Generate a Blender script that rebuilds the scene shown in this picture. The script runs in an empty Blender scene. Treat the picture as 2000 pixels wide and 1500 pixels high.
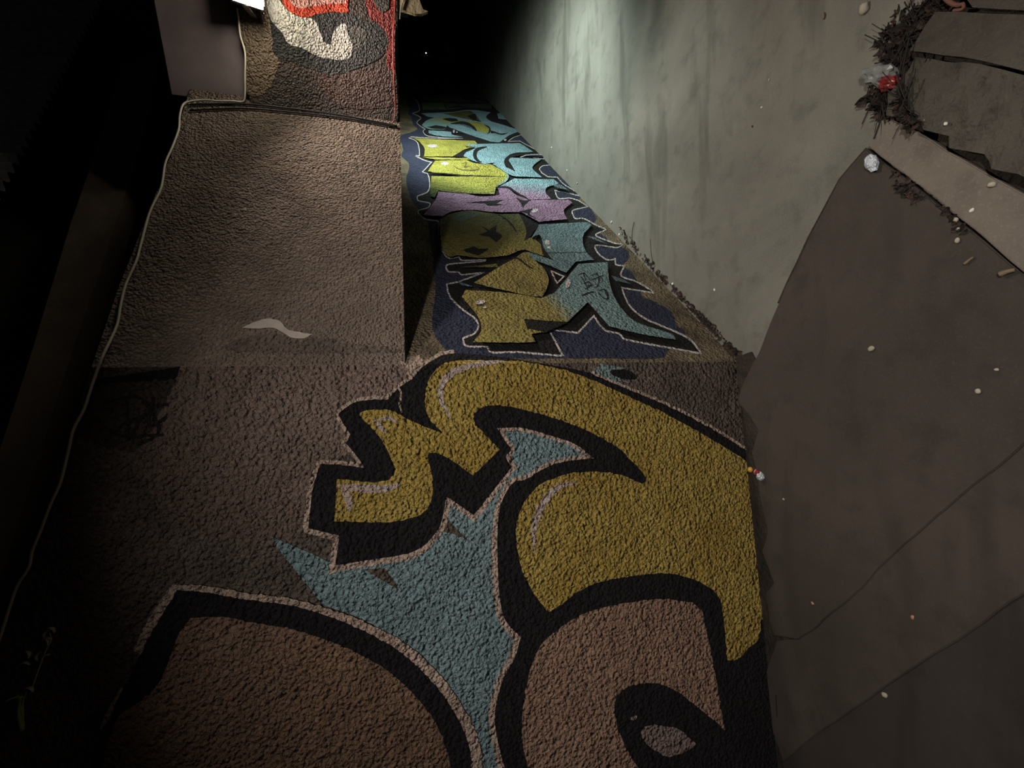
import bpy, bmesh, math, random
from mathutils import Vector, Matrix, geometry, noise
random.seed(7)
C = bpy.context.scene.collection
PI = math.pi

# ------------------------------------------------------------------ camera
FPX = 820.0
PITCH = math.radians(14.23); ROLL = math.radians(1.243)
EYE = 1.6                                   # eye height over the floor (floor z = -EYE)
cp, sp = math.cos(PITCH), math.sin(PITCH)
Fw = Vector((0, cp, -sp)); R0 = Vector((0, -sp, -cp)); D0 = Vector((-1, 0, 0))
Rx = math.cos(ROLL)*R0 + math.sin(ROLL)*D0      # image right (world down)
Dn = math.cos(ROLL)*D0 - math.sin(ROLL)*R0      # image down  (world left)
cam_d = bpy.data.cameras.new('camera'); cam = bpy.data.objects.new('camera', cam_d); C.objects.link(cam)
cam_d.sensor_fit = 'HORIZONTAL'; cam_d.sensor_width = 36.0; cam_d.lens = FPX/2000*36; cam_d.clip_start = .02
M = Matrix.Identity(4)
for r in range(3):
    M[r][0] = Rx[r]; M[r][1] = -Dn[r]; M[r][2] = -Fw[r]
cam.matrix_world = M
bpy.context.scene.camera = cam

def ray(px, py): return Fw + (px-1000)/FPX*Rx + (py-750)/FPX*Dn
def hit(px, py, pl):                        # pl = (point, unit normal)
    d = ray(px, py); return d*((pl[0].dot(pl[1]))/d.dot(pl[1]))
def ground(px, py, z=-EYE): return hit(px, py, (Vector((0, 0, z)), Vector((0, 0, 1))))
def heading(deg): return Vector((math.sin(math.radians(deg)), math.cos(math.radians(deg)), 0))
UP = Vector((0, 0, 1))

# ------------------------------------------------------------------ wall planes (all vertical)
CR = ground(1440, 706); CR = Vector((CR.x, CR.y, 0))              # vertical fold where three wall planes meet
def vplane(pt, deg):
    h = heading(deg); n = Vector((h.y, -h.x, 0)); return (pt.copy(), n, h)
W1 = vplane(CR, 84.0)      # near wall, to the left of the fold
W2 = vplane(CR, 65.0)      # upper wall beyond the fold
W3 = vplane(CR, 41.3)      # wall of the underpass, below the upper wall
K = hit(777, 238, W2); K.z = 0
W4 = vplane(K, 112.0)      # face coming back towards the viewer, carries the lamp
crease_top = hit(180, 690, W1)
def s_of(p, W): return (p-W[0]).dot(W[2])
def on(W, s, z, off=0): return W[0] + W[2]*s + UP*z + W[1]*off

# ------------------------------------------------------------------ materials
def lin(c):
    return tuple(((v/255)/12.92 if v/255 <= .04045 else ((v/255+.055)/1.055)**2.4) for v in c)+(1,)
class NT:
    def __init__(s, name):
        s.m = bpy.data.materials.new(name); s.m.use_nodes = True
        s.n = s.m.node_tree.nodes; s.l = s.m.node_tree.links
        s.b = s.n['Principled BSDF']
        s.tc = s.n.new('ShaderNodeTexCoord')
    def add(s, t, **kw):
        n = s.n.new(t)
        for k, v in kw.items(): setattr(n, k, v)
        return n
    def link(s, a, b): s.l.new(a, b)
    def noise(s, scale, detail=3, rough=.55, dist=0):
        n = s.add('ShaderNodeTexNoise'); n.inputs['Scale'].default_value = scale
        n.inputs['Detail'].default_value = detail; n.inputs['Roughness'].default_value = rough
        n.inputs['Distortion'].default_value = dist
        s.link(s.tc.outputs['Object'], n.inputs['Vector']); return n.outputs['Fac']
    def math(s, op, a, b=None, clamp=False):
        n = s.add('ShaderNodeMath', operation=op); n.use_clamp = clamp
        for i, v in enumerate((a, b)):
            if v is None: continue
            if isinstance(v, (int, float)): n.inputs[i].default_value = v
            else: s.link(v, n.inputs[i])
        return n.outputs[0]
    def mix(s, fac, a, b, mode='MIX'):
        n = s.add('ShaderNodeMix', data_type='RGBA', blend_type=mode)
        for i, v in ((0, fac), (6, a), (7, b)):
            if isinstance(v, (int, float, tuple)): n.inputs[i].default_value = v
            else: s.link(v, n.inputs[i])
        return n.outputs[2]
    def ramp(s, fac, lo, hi):
        n = s.add('ShaderNodeMapRange'); n.inputs[1].default_value = lo; n.inputs[2].default_value = hi
        s.link(fac, n.inputs[0]); return n.outputs[0]

BUMP = 1.0
def stucco(name, col, col2=None, grad=None, grain=1.0, rough=.92, worn=None, mott=.5, spec=.25):
    """painted or bare roughcast; grad = (worldA, worldB, colourB) for a fade between two colours"""
    t = NT(name); a = lin(col); b = lin(col2 if col2 else tuple(v*.82 for v in col))
    f = t.ramp(t.noise(5.0, 4, .6), .38, .66)
    c = t.mix(t.math('MULTIPLY', f, mott), a, b)
    if grad:
        pa, pb, cb = grad; ab = pb-pa; L2 = ab.length_squared
        vm = t.add('ShaderNodeVectorMath', operation='SUBTRACT'); t.link(t.tc.outputs['Object'], vm.inputs[0]); vm.inputs[1].default_value = pa
        vd = t.add('ShaderNodeVectorMath', operation='DOT_PRODUCT'); t.link(vm.outputs[0], vd.inputs[0]); vd.inputs[1].default_value = ab/L2
        g = t.math('ADD', vd.outputs['Value'], t.math('MULTIPLY', t.math('SUBTRACT', t.noise(22, 3), .5), .55))
        c = t.mix(t.ramp(g, 0, 1), c, lin(cb))
    if worn:                                       # paint missed in the pits / rubbed: bare wall speckles through
        wf = t.ramp(t.noise(75, 2, .6), .60, .68)
        c = t.mix(t.math('MULTIPLY', wf, worn[0]), c, lin(worn[1]))
    t.link(c, t.b.inputs['Base Color']); t.b.inputs['Roughness'].default_value = rough
    t.b.inputs['Specular IOR Level'].default_value = spec
    # roughcast relief
    n1 = t.noise(62*grain, 3, .6, .6); n2 = t.noise(24*grain, 2, .5); n3 = t.noise(3.0, 2, .5)
    v = t.add('ShaderNodeTexVoronoi', feature='SMOOTH_F1'); v.inputs['Scale'].default_value = 78*grain
    t.link(t.tc.outputs['Object'], v.inputs['Vector'])
    h = t.math('ADD', t.math('MULTIPLY', n1, 1.0), t.math('MULTIPLY', n2, .9))
    h = t.math('ADD', h, t.math('MULTIPLY', v.outputs['Distance'], -.75))
    h = t.math('ADD', h, t.math('MULTIPLY', n3, 1.2))
    bp = t.add('ShaderNodeBump'); bp.inputs['Strength'].default_value = BUMP; bp.inputs['Distance'].default_value = .050
    t.link(h, bp.inputs['Height']); t.link(bp.outputs[0], t.b.inputs['Normal'])
    return t.m
def concrete(name, col, col2, stains=None, bump=.35, rough=.85, sc=1.0, pits=True):
    t = NT(name)
    f = t.ramp(t.noise(1.6*sc, 5, .6, .4), .35, .68)
    c = t.mix(f, lin(col), lin(col2))
    f2 = t.ramp(t.noise(9*sc, 4, .6), .52, .75)
    c = t.mix(t.math('MULTIPLY', f2, .45), c, lin(tuple(v*.7 for v in col2)))
    f3 = t.ramp(t.noise(160, 2, .5), .55, .8)
    c = t.mix(t.math('MULTIPLY', f3, .25), c, lin(tuple(min(255, v*1.35) for v in col)))
    if stains:                                     # damp run marks, long and thin
        mp = t.add('ShaderNodeMapping'); mp.inputs['Rotation'].default_value = (0, 0, math.radians(stains[1])); mp.inputs['Scale'].default_value = (.9, 5.5, 1)
        t.link(t.tc.outputs['Object'], mp.inputs['Vector'])
        n = t.add('ShaderNodeTexNoise'); n.inputs['Scale'].default_value = 1.1; n.inputs['Detail'].default_value = 4; n.inputs['Distortion'].default_value = .5
        t.link(mp.outputs[0], n.inputs['Vector'])
        c = t.mix(t.math('MULTIPLY', t.ramp(n.outputs['Fac'], .56, .70), .55), c, lin(stains[0]))
    t.link(c, t.b.inputs['Base Color']); t.b.inputs['Roughness'].default_value = rough
    t.b.inputs['Specular IOR Level'].default_value = .3
    h = t.math('ADD', t.math('MULTIPLY', t.noise(7*sc, 5, .6), 1.0), t.math('MULTIPLY', t.noise(90, 3, .6), .18))
    bp = t.add('ShaderNodeBump'); bp.inputs['Strength'].default_value = bump; bp.inputs['Distance'].default_value = .03
    t.link(h, bp.inputs['Height']); t.link(bp.outputs[0], t.b.inputs['Normal'])
    return t.m
def plain(name, col, rough=.6, metal=0, spec=.4, bump=0, bsc=60, var=.25, trans=0):
    t = NT(name)
    c = t.mix(t.math('MULTIPLY', t.ramp(t.noise(bsc*.4, 3), .4, .65), var), lin(col), lin(tuple(v*.6 for v in col)))
    t.link(c, t.b.inputs['Base Color']); t.b.inputs['Roughness'].default_value = rough
    t.b.inputs['Metallic'].default_value = metal; t.b.inputs['Specular IOR Level'].default_value = spec
    t.b.inputs['Transmission Weight'].default_value = trans
    if bump:
        bp = t.add('ShaderNodeBump'); bp.inputs['Strength'].default_value = bump; bp.inputs['Distance'].default_value = .01
        t.link(t.noise(bsc, 3), bp.inputs['Height']); t.link(bp.outputs[0], t.b.inputs['Normal'])
    return t.m
def glow(name, col, st):
    t = NT(name); t.b.inputs['Base Color'].default_value = (.8, .8, .8, 1)
    t.b.inputs['Emission Color'].default_value = lin(col); t.b.inputs['Emission Strength'].default_value = st
    return t.m

# ------------------------------------------------------------------ object helpers
def tag(o, label=None, cat=None, group=None, kind=None):
    if label: o['label'] = label
    if cat: o['category'] = cat
    if group: o['group'] = group
    if kind: o['kind'] = kind
    return o
def obj(name, bm, mats, parent=None, smooth=False):
    me = bpy.data.meshes.new(name)
    bm.normal_update(); bm.to_mesh(me); bm.free()
    for m in (mats if isinstance(mats, (list, tuple)) else [mats]): me.materials.append(m)
    if smooth:
        for p in me.polygons: p.use_smooth = True
    o = bpy.data.objects.new(name, me); C.objects.link(o)
    if parent is not None: o.parent = parent
    return o
def empty(name, loc, label, cat, group=None):
    o = bpy.data.objects.new(name, None); C.objects.link(o); o.location = loc; o.empty_display_size = .05
    return tag(o, label, cat, group)
def local(o, parent):                      # mesh built in world space, re-based on its thing's own origin
    o.matrix_parent_inverse = Matrix.Translation(parent.location).inverted(); return o
def prism(bm, pts, vec, mi=0):
    a = [bm.verts.new(p) for p in pts]; b = [bm.verts.new(Vector(p)+vec) for p in pts]
    n = len(pts); fs = []
    try:
        fs.append(bm.faces.new(a)); fs.append(bm.faces.new(b[::-1]))
        for i in range(n): fs.append(bm.faces.new((a[i], b[i], b[(i+1) % n], a[(i+1) % n])))
    except ValueError: pass
    for f in fs: f.material_index = mi
    return fs
def fix(bm): bmesh.ops.recalc_face_normals(bm, faces=bm.faces[:]); return bm
def tube(bm, pts, r, seg=8, mi=0, taper=None):
    pts = [Vector(p) for p in pts]; rings = []
    for i, p in enumerate(pts):
        d = (pts[min(i+1, len(pts)-1)]-pts[max(i-1, 0)]).normalized()
        a = d.orthogonal().normalized() if not rings else (prev - d*prev.dot(d)).normalized()
        prev = a; b = d.cross(a); rr = r*(taper(i/(len(pts)-1)) if taper else 1)
        rings.append([bm.verts.new(p + (a*math.cos(2*PI*k/seg) + b*math.sin(2*PI*k/seg))*rr) for k in range(seg)])
    for i in range(len(rings)-1):
        for k in range(seg):
            bm.faces.new((rings[i][k], rings[i][(k+1) % seg], rings[i+1][(k+1) % seg], rings[i+1][k])).material_index = mi
    bm.faces.new(rings[0][::-1]); bm.faces.new(rings[-1])
    return bm
def catmull(pts, n=8):
    out = []; N = len(pts)
    for i in range(N-1):
        p0, p1, p2, p3 = pts[max(i-1, 0)], pts[i], pts[i+1], pts[min(i+2, N-1)]
        for k in range(n):
            t = k/n
            out.append(.5*((2*p1) + (p2-p0)*t + (2*p0-5*p1+4*p2-p3)*t*t + (3*p1-p0-3*p2+p3)*t**3))
    out.append(pts[-1]); return out

# ------------------------------------------------------------------ painted lettering: outlines traced in picture space, laid on the real walls as thin coats of paint
def path(txt, fr=(0, 0, 1), closed=True, step=5.0):
    ox, oy, k = fr; P = []
    for w in txt.split():
        c = w.endswith('*'); x, y = w.rstrip('*').split(',')
        P.append((Vector((ox+float(x)*k, oy+float(y)*k, 0)), c))
    if not closed: P[0] = (P[0][0], True); P[-1] = (P[-1][0], True)
    n = len(P); out = []
    for i in range(n if closed else n-1):
        p1, c1 = P[i]; p2, c2 = P[(i+1) % n]
        p0 = p1 + (p1-p2)*0.0 if c1 else P[(i-1) % n][0]
        p3 = p2 if c2 else P[(i+2) % n][0]
        m = max(1, int((p2-p1).length/step))
        if c1 and c2: seg = [p1.lerp(p2, q/m) for q in range(m)]
        else:
            m = max(m, 2)
            if m < 4: m = 4
            t1 = (p2-p0)*.5 if not c1 else (p2-p1)*.8
            t2 = (p3-p1)*.5 if not c2 else (p2-p1)*.8
            L = (p2-p1).length
            if t1.length > 1.3*L: t1 *= 1.3*L/t1.length
            if t2.length > 1.3*L: t2 *= 1.3*L/t2.length
            seg = []
            for q in range(m):
                t = q/m; a = 2*t**3-3*t**2+1; b = t**3-2*t**2+t; d = -2*t**3+3*t**2; e = t**3-t**2
                seg.append(p1*a + t1*b + p2*d + t2*e)
        out += seg
    if not closed: out.append(P[-1][0])
    return out
def jit(pts, amp):
    return [p + Vector((noise.noise(p*.11)+.6*noise.noise(p*.31)+.7*noise.noise(p*.83), noise.noise(p*.11+Vector((50, 9, 0)))+.6*noise.noise(p*.31+Vector((7, 40, 0)))+.7*noise.noise(p*.83+Vector((3, 5, 9))), 0))*amp for p in pts]
class Mural:
    """coats of paint in painter's order; every coat lies .35 mm over the one before"""
    def __init__(s, planes, jitter=1.0): s.bm = bmesh.new(); s.mats = []; s.layer = 0; s.planes = planes; s.j = jitter
    def mi(s, m):
        if m not in s.mats: s.mats.append(m)
        return s.mats.index(m)
    def _lay(s, bm2, m):
        off = .0008 + .00035*s.layer; s.layer += 1
        if len(s.planes) > 1:                      # cut along the fold of the wall, each side lies on its own plane
            a, b = s.planes[2]; d = (b-a); nrm = Vector((d.y, -d.x, 0)).normalized()
            bmesh.ops.bisect_plane(bm2, geom=bm2.verts[:]+bm2.edges[:]+bm2.faces[:], plane_co=a, plane_no=nrm, dist=1e-4)
        k = s.mi(m)
        for f in bm2.faces:
            W = s.planes[0]
            if len(s.planes) > 1:
                W = s.planes[0] if (f.calc_center_median()-a).dot(nrm) * s.planes[3] > 0 else s.planes[1]
            vs = [s.bm.verts.new(hit(v.co.x, v.co.y, (W[0]+W[1]*off, W[1]))) for v in f.verts]
            nf = s.bm.faces.new(vs); nf.normal_update()
            if nf.normal.dot(W[1]) < 0: nf.normal_flip()
            nf.material_index = k
        bm2.free()
    def poly(s, m, pts, j=None):
        pts = jit(pts, s.j if j is None else j); bm2 = bmesh.new()
        vs = [bm2.verts.new(p) for p in pts]
        for tri in geometry.tessellate_polygon([pts]):
            if len(set(tri)) == 3:
                try: bm2.faces.new([vs[i] for i in tri])
                except ValueError: pass
        s._lay(bm2, m)
    def line(s, m, pts, w, closed=False, taper=None, j=None):
        pts = jit(pts, s.j if j is None else j); n = len(pts); bm2 = bmesh.new(); L = []; Rr = []
        for i, p in enumerate(pts):
            q0 = pts[i-1] if (i > 0 or closed) else p; q1 = pts[(i+1) % n] if (i < n-1 or closed) else p
            d = (q1-q0)
            if d.length < 1e-6: d = Vector((1, 0, 0))
            d.normalize(); nn = Vector((-d.y, d.x, 0))
            e1 = (p-q0); e2 = (q1-p); mit = 1.0
            if e1.length > 1e-6 and e2.length > 1e-6: mit = 1/max(.55, abs(e1.normalized().dot(d)))
            ww = w(p) if callable(w) else w
            ww *= .5*mit*(taper(i/(n-1)) if taper else 1)*(1+.22*noise.noise(p*.17+Vector((3, 1, 8))))
            L.append(bm2.verts.new(p+nn*ww)); Rr.append(bm2.verts.new(p-nn*ww))
        for i in range(n if closed else n-1):
            k = (i+1) % n
            try: bm2.faces.new((L[i], L[k], Rr[k], Rr[i]))
            except ValueError: pass
        s._lay(bm2, m)
    def oval(s, m, x, y, rx, ry, rot=0, fr=(0, 0, 1)):
        ox, oy, k = fr; pts = []
        for q in range(20):
            a = 2*PI*q/20; u, v = rx*math.cos(a), ry*math.sin(a)
            pts.append(Vector((ox+(x+u*math.cos(rot)-v*math.sin(rot))*k, oy+(y+u*math.sin(rot)+v*math.cos(rot))*k, 0)))
        s.poly(m, pts)
    def build(s, name, parent): return obj(name, s.bm, s.mats, parent)
TAP = lambda t: max(.12, math.sin(PI*min(1, max(0, t))))**.6
FULL = (0, 0, 1)
fA, fB, fC, fD = (770, 150, .16), (880, 290, .2), (800, 380, .16), (1000, 420, .2)
fR = (460, 0, .2); fZ5 = (0, 500, .4)

# ================================================================== THE SETTING
m_w1 = stucco('roughcast_near', (118, 104, 94), (88, 78, 70), mott=.8)
m_w2 = stucco('roughcast_upper', (150, 133, 119), (116, 102, 91), mott=.7, grain=1.35)
m_w3 = stucco('roughcast_underpass', (140, 126, 100), (92, 80, 66), mott=.9, grain=1.1)
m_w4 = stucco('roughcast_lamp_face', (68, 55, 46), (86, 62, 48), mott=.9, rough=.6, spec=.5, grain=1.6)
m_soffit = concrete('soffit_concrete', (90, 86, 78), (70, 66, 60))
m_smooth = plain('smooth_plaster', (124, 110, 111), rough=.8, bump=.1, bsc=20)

# wall_left : near wall
top_px = [(205, 620), (180, 700), (95, 980), (40, 1140), (0, 1255)]
zt_cre = crease_top.z
bm = bmesh.new()
face = [on(W1, 0, -EYE-.2), on(W1, 0, zt_cre)]
for px, py in top_px[2:]: face.append(hit(px, py, W1))
face += [face[-1]-W1[2]*2.5+UP*.25]; face += [Vector((face[-1].x, face[-1].y, -EYE-.2))]
prism(bm, face, -W1[1]*.42)
wall_left = obj('wall_left', fix(bm), m_w1); tag(wall_left, kind='structure')
# wall_front : upper wall over the underpass
bm = bmesh.new()
kt = hit(356, 222, W2)
face = [on(W2, 0, 0), on(W2, 0, zt_cre)] + [hit(px, py, W2) for px, py in ((232, 560), (296, 400), (335, 300))]
face += [on(W2, s_of(kt, W2), kt.z), on(W2, s_of(K, W2)+.05, kt.z), on(W2, s_of(K, W2)+.05, 0)]
prism(bm, face, -W2[1]*.40)
wall_front = obj('wall_front', fix(bm), m_w2); tag(wall_front, kind='structure')
# wall_back : wall of the underpass
bm = bmesh.new()
face = [on(W3, 0, -EYE-.2), on(W3, 0, -.001), on(W3, 80, -.001), on(W3, 80, -EYE-.2)]
prism(bm, face, -W3[1]*.35)
wall_back = obj('wall_back', fix(bm), m_w3); tag(wall_back, kind='structure')
# wall_right : face with the lamp, lower roughcast band and the smooth band over it
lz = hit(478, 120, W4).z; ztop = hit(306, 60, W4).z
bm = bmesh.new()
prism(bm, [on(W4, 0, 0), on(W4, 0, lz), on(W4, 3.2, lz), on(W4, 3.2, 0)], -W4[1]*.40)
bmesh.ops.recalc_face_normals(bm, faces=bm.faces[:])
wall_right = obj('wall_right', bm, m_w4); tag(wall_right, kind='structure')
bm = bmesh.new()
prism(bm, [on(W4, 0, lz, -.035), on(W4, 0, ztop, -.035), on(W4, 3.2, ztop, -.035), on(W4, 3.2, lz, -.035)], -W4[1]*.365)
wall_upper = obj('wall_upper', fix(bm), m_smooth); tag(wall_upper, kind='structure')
m_backing = concrete('dark_backing', (74, 68, 62), (58, 53, 49), bump=.2)  # backing added behind beam and sheet so the gaps stay dark
WO = (W2[0]-W2[1]*1.05, W2[1], W2[2])
bm = bmesh.new()
prism(bm, [on(WO, -6, .3), on(WO, -6, 6), on(WO, 8, 6), on(WO, 8, .3)], -W2[1]*.2)
tag(obj('wall_backing', fix(bm), m_backing), kind='structure')
# ceiling of the underpass
bm = bmesh.new()
e4 = on(W4, 3.2, 0)
prism(bm, [on(W2, .02, .004, -.02), on(W2, s_of(K, W2), .004, -.02), on(W4, 0.02, .004, -.02), e4+UP*.004-W4[1]*.02, e4+heading(41)*60+UP*.004, on(W3, 70, .004, -.1), on(W3, .05, .004, -.1)], UP*.30)
ceiling = obj('ceiling', fix(bm), m_soffit); tag(ceiling, kind='structure')

# floor
m_floor = concrete('passage_concrete', (124, 122, 113), (103, 101, 93), stains=((72, 71, 65), 60), bump=.08)
bm = bmesh.new()
prism(bm, [(-6, -4, -EYE), (16, -4, -EYE), (70, 68, -EYE), (50, 68, -EYE), (-6, 10, -EYE)], Vector((0, 0, -.15)))
floor = obj('floor', fix(bm), m_floor); tag(floor, kind='structure')

# ================================================================== MURAL ON THE UNDERPASS WALL + NEAR WALL
a_f = Vector((787, 692, 0))
# fold seen from the camera (vertical through CR)
def proj(p):
    z = p.dot(Fw); return Vector((1000+FPX*p.dot(Rx)/z, 750+FPX*p.dot(Dn)/z, 0))
fold = (proj(on(W1, 0, 0)), proj(on(W1, 0, -EYE)))
TWO = (W1, W3, fold, -1.0 if (Vector((1000, 1000, 0))-fold[0]).dot(Vector(((fold[1]-fold[0]).y, -(fold[1]-fold[0]).x, 0))) < 0 else 1.0)
def w3(px, py): return hit(px, py, W3)
def w1(px, py): return hit(px, py, W1)
def w4(px, py): return hit(px, py, W4)
BW = (.55, (60, 52, 46))
c_navy = stucco('paint_navy', (58, 62, 84), (44, 47, 62))
c_blk = stucco('paint_black', (36, 33, 33), (24, 22, 22), mott=.6)
c_wht = stucco('paint_white', (218, 212, 208), (190, 182, 176), worn=(.25, (90, 80, 75)))
c_cyan = stucco('paint_cyan', (158, 194, 202), (128, 164, 172), mott=.8)
c_yel = stucco('paint_yellow', (190, 186, 84), (160, 150, 66), mott=.9)
c_olv = stucco('paint_olive', (112, 108, 62), (88, 84, 48), mott=.9)
c_grn = stucco('paint_green', (96, 120, 76), (74, 90, 62))
c_dkt = stucco('paint_dull_teal', (92, 104, 92), (70, 78, 66), mott=.9)
c_pnk = stucco('paint_mauve', (174, 140, 168), (140, 108, 132), mott=.8)
c_pale = stucco('paint_pale_spot', (226, 214, 214))
c_slv = stucco('paint_slate', (110, 128, 140), (86, 98, 108))
c_ygrn = stucco('paint_yellow_to_green', (186, 184, 84), (158, 150, 64), grad=(w3(900, 355), w3(860, 384), (78, 92, 44)), mott=.8)
c_cypk = stucco('paint_cyan_to_mauve', (158, 194, 202), (128, 164, 172), grad=(w3(1030, 362), w3(1045, 388), (174, 140, 168)), mott=.8)
c_ytl = stucco('paint_yellow_to_teal', (166, 152, 84), (132, 120, 68), grad=(w3(1062, 600), w3(1106, 596), (130, 156, 158)), mott=.9)
c_ycy = stucco('paint_yellow_to_cyan', (186, 182, 80), (150, 140, 62), grad=(w3(895, 240), w3(850, 242), (140, 180, 178)), mott=.8)
c_teal = stucco('paint_teal', (130, 156, 160), (100, 124, 128), mott=.9)
c_olg = stucco('paint_olive_shaded', (92, 94, 54), (70, 72, 44), grad=(w3(930, 430), w3(1010, 500), (146, 134, 72)), mott=.9)  # shadow under the overhang is painted into this olive fade
c_yol = stucco('paint_ochre_yellow', (158, 144, 82), (124, 112, 64), mott=.9)

mu = Mural((W3,), .55)
# navy cloud behind the letters
mu.poly(c_navy, path('845,640 850,560 842,480 832,425 806,395 794,355 799,322 784,304 787,288 780,267 801,259 815,252 806,240 804,228 797,222 799,211 792,195 803,174 866,163 962,167 972,195 997,214 1022,240 1030,262 1034,281 1062,300 1092,325 1098,336 1104,352 1134,380 1132,392 1158,412 1164,430 1156,440 1190,470 1226,490 1227,506 1216,520 1231,530 1250,556 1254,578 1282,590 1312,611 1322,636 1338,652 1307,684 1288,700 1180,700 1050,700 960,698 890,693 868,680'), j=1.6)
# silhouette of the whole word with its white outline
SIL = ('874,556* 880,578 902,601 928,620 936,636 928,652 906,662* 912,674 952,676 960,686 1012,686 1096,693* 1069,641* 1128,648* 1160,614* 1181,642 1210,650 1222,661 1300,676 1366,688* 1348,666 1320,650 1260,624 1230,600 1216,572 1213,560* 1274,570* 1244,552 1212,540 1217,520* 1202,518 1200,508* 1184,508 1166,494 1163,478 1204,482 1214,478* 1200,476 1162,460 1182,448* 1166,442 1140,428 1124,428 1118,420 1118,410 1146,403* 1128,392 1112,388 1090,388 1082,370* 1136,382* 1100,360 1088,347* 1068,345 1053,332 1060,323 1084,321* 1068,312 '
       '1040,308 1069,304* 1029,284 1015,276* 991,277* 1002,268 1029,259* 1010,249 997,235 992,220* 970,214 968,203 962,171* 874,166 807,174 808,190 816,198 820,216 807,221* 823,230 815,240 831,252 827,256 834,264 863,268 906,270 '
       '860,271 799,268* 816,278 820,304 812,304* 832,313 845,316* 826,336* 836,339 840,355 837,374 816,384* 818,391 840,396 837,406 818,413 830,426 851,430 858,433 857,454 861,479 875,502 896,500 902,507 949,506 947,511 875,518 877,529 896,530 902,535 946,532 896,552*')
sil = path(SIL, step=4)
mu.line(c_wht, sil, lambda p: 2.6+max(0, (p.y-240))*.011, closed=True, j=.35)
mu.poly(c_blk, sil, j=.35)
# farthest letters, dull green
mu.poly(c_dkt, path('560,130* 1150,140* 1170,300* 900,235 600,190*', fA))
mu.oval(c_dkt, 370, 160, 120, 32, 0, fA)
mu.poly(c_dkt, path('300,240* 700,215 900,260 1150,312* 600,300 380,285*', fA))
mu.poly(c_grn, path('340,312* 590,312* 640,400* 345,405*', fA))
mu.poly(c_dkt, path('605,312* 800,330 1190,320* 1190,388* 900,378 650,400*', fA))
mu.line(c_blk, path('650,385 780,360 900,380', fA, False), 3, taper=TAP)
mu.line(c_blk, path('820,260 900,275 1000,300', fA, False), 3.5, taper=TAP)
mu.line(c_blk, path('400,262 560,255', fA, False), 3, taper=TAP)
mu.line(c_blk, path('700,180 860,175 1050,215', fA, False), 2.5, taper=TAP)
# second letter, cyan and olive
mu.poly(c_cyan, path('330,445* 700,428 930,402 1180,432* 1120,490 1200,530 1350,580 1540,662* 1400,715 1290,798* 1180,790 900,700 680,620* 560,520 400,484*', fA))
mu.poly(c_ycy, path('345,575 440,512 600,494 790,530 1050,560 1130,600 1165,650 1130,690* 1000,655 860,570 700,560 640,600 620,640 440,640 360,610', fA))
mu.poly(c_olv, path('600,450* 800,425 930,412* 1000,470 1060,550* 900,520 760,490', fA))
mu.poly(c_blk, path('580,512* 680,502 760,515 782,542* 690,545', fA))
mu.poly(c_blk, path('400,612* 500,594 600,605 642,625 600,638 480,632', fA))
mu.line(c_blk, path('690,572 800,560 900,580 970,625 1010,660', fA, False), 6.5, taper=TAP)
mu.line(c_slv, path('800,580 900,605 975,648', fA, False), 3, taper=TAP)
mu.poly(c_blk, path('890,478* 990,450* 1010,520 1062,552* 960,525', fA))
mu.line(c_blk, path('1100,585 1160,620 1165,670 1140,692', fA, False), 3.2, taper=TAP)
mu.poly(c_blk, path('1178,652* 1230,670 1310,690 1392,682* 1330,706 1230,690 1180,690*', fA))
mu.line(c_blk, path('1120,490 1170,525 1320,570 1500,635', fA, False), 3.4, taper=TAP)
mu.line(c_blk, path('1550,690 1400,735 1330,790', fA, False), 4, taper=TAP)
mu.poly(c_cyan, path('1255,445* 1365,445* 1370,522* 1270,510*', fA))
mu.poly(c_cyan, path('420,652* 690,672 700,705* 840,735* 600,728 430,692', fA))
mu.poly(c_blk, path('670,640* 720,640 860,700* 800,690 720,690*', fA))
mu.oval(c_pale, 728, 665, 10, 20, 0, fA); mu.oval(c_pale, 765, 675, 8, 10, 0, fA); mu.oval(c_pale, 1355, 768, 18, 12, 0, fA)
# yellow and cyan letters
mu.poly(c_yel, path('235,745* 500,762 985,782* 1040,850* 860,885 730,972* 362,970* 372,880 310,792*', fA))
mu.poly(c_yel, path('340,978* 900,992* 925,1012* 500,1008*', fA))
mu.poly(c_cyan, path('868,822* 1150,816 1530,808* 1700,916* 1500,925 1390,962 1342,1030 1370,1120* 1220,1050 1100,1062 950,1022* 900,990 835,968* 880,905 1000,872*', fA))
mu.poly(c_blk, path('850,818* 885,850 1060,858* 880,862*', fA))
mu.poly(c_blk, path('715,972* 830,905 985,876* 880,920 835,978*', fA))
mu.line(c_blk, path('1130,855 1020,885 985,940 1005,1010 1065,1045', fA, False), 7.5, taper=TAP)
mu.oval(c_pale, 468, 843, 62, 21, 0, fA)
mu.poly(c_yel, path('500,1022* 880,1015* 1010,1060 1180,1066* 1350,1165 1392,1215* 900,1200 480,1166* 412,1150*', fA))
mu.oval(c_pale, 618, 1058, 46, 19, 0, fA)
mu.line(c_olv, path('720,1075 780,1120 900,1140 1030,1130 1000,1080', fA, False), 2.4, taper=TAP)
mu.line(c_olv, path('820,1060 880,1050 860,1100 930,1090', fA, False), 2.0, taper=TAP)
mu.poly(c_ygrn, path('455,1212* 900,1217 1390,1217* 1345,1290 1245,1338* 1222,1432* 900,1422 535,1390* 490,1470* 440,1440', fA))
mu.line(c_blk, path('380,1172 600,1180 900,1207 1330,1216', fA, False), 2.6, taper=TAP)
mu.line(c_cyan, path('1365,1180 1392,1215 1350,1275 1250,1335', fA, False), 4.0, taper=TAP)
mu.poly(c_blk, path('930,1020* 1080,1078 1160,1122* 1040,1062', fA))
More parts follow.
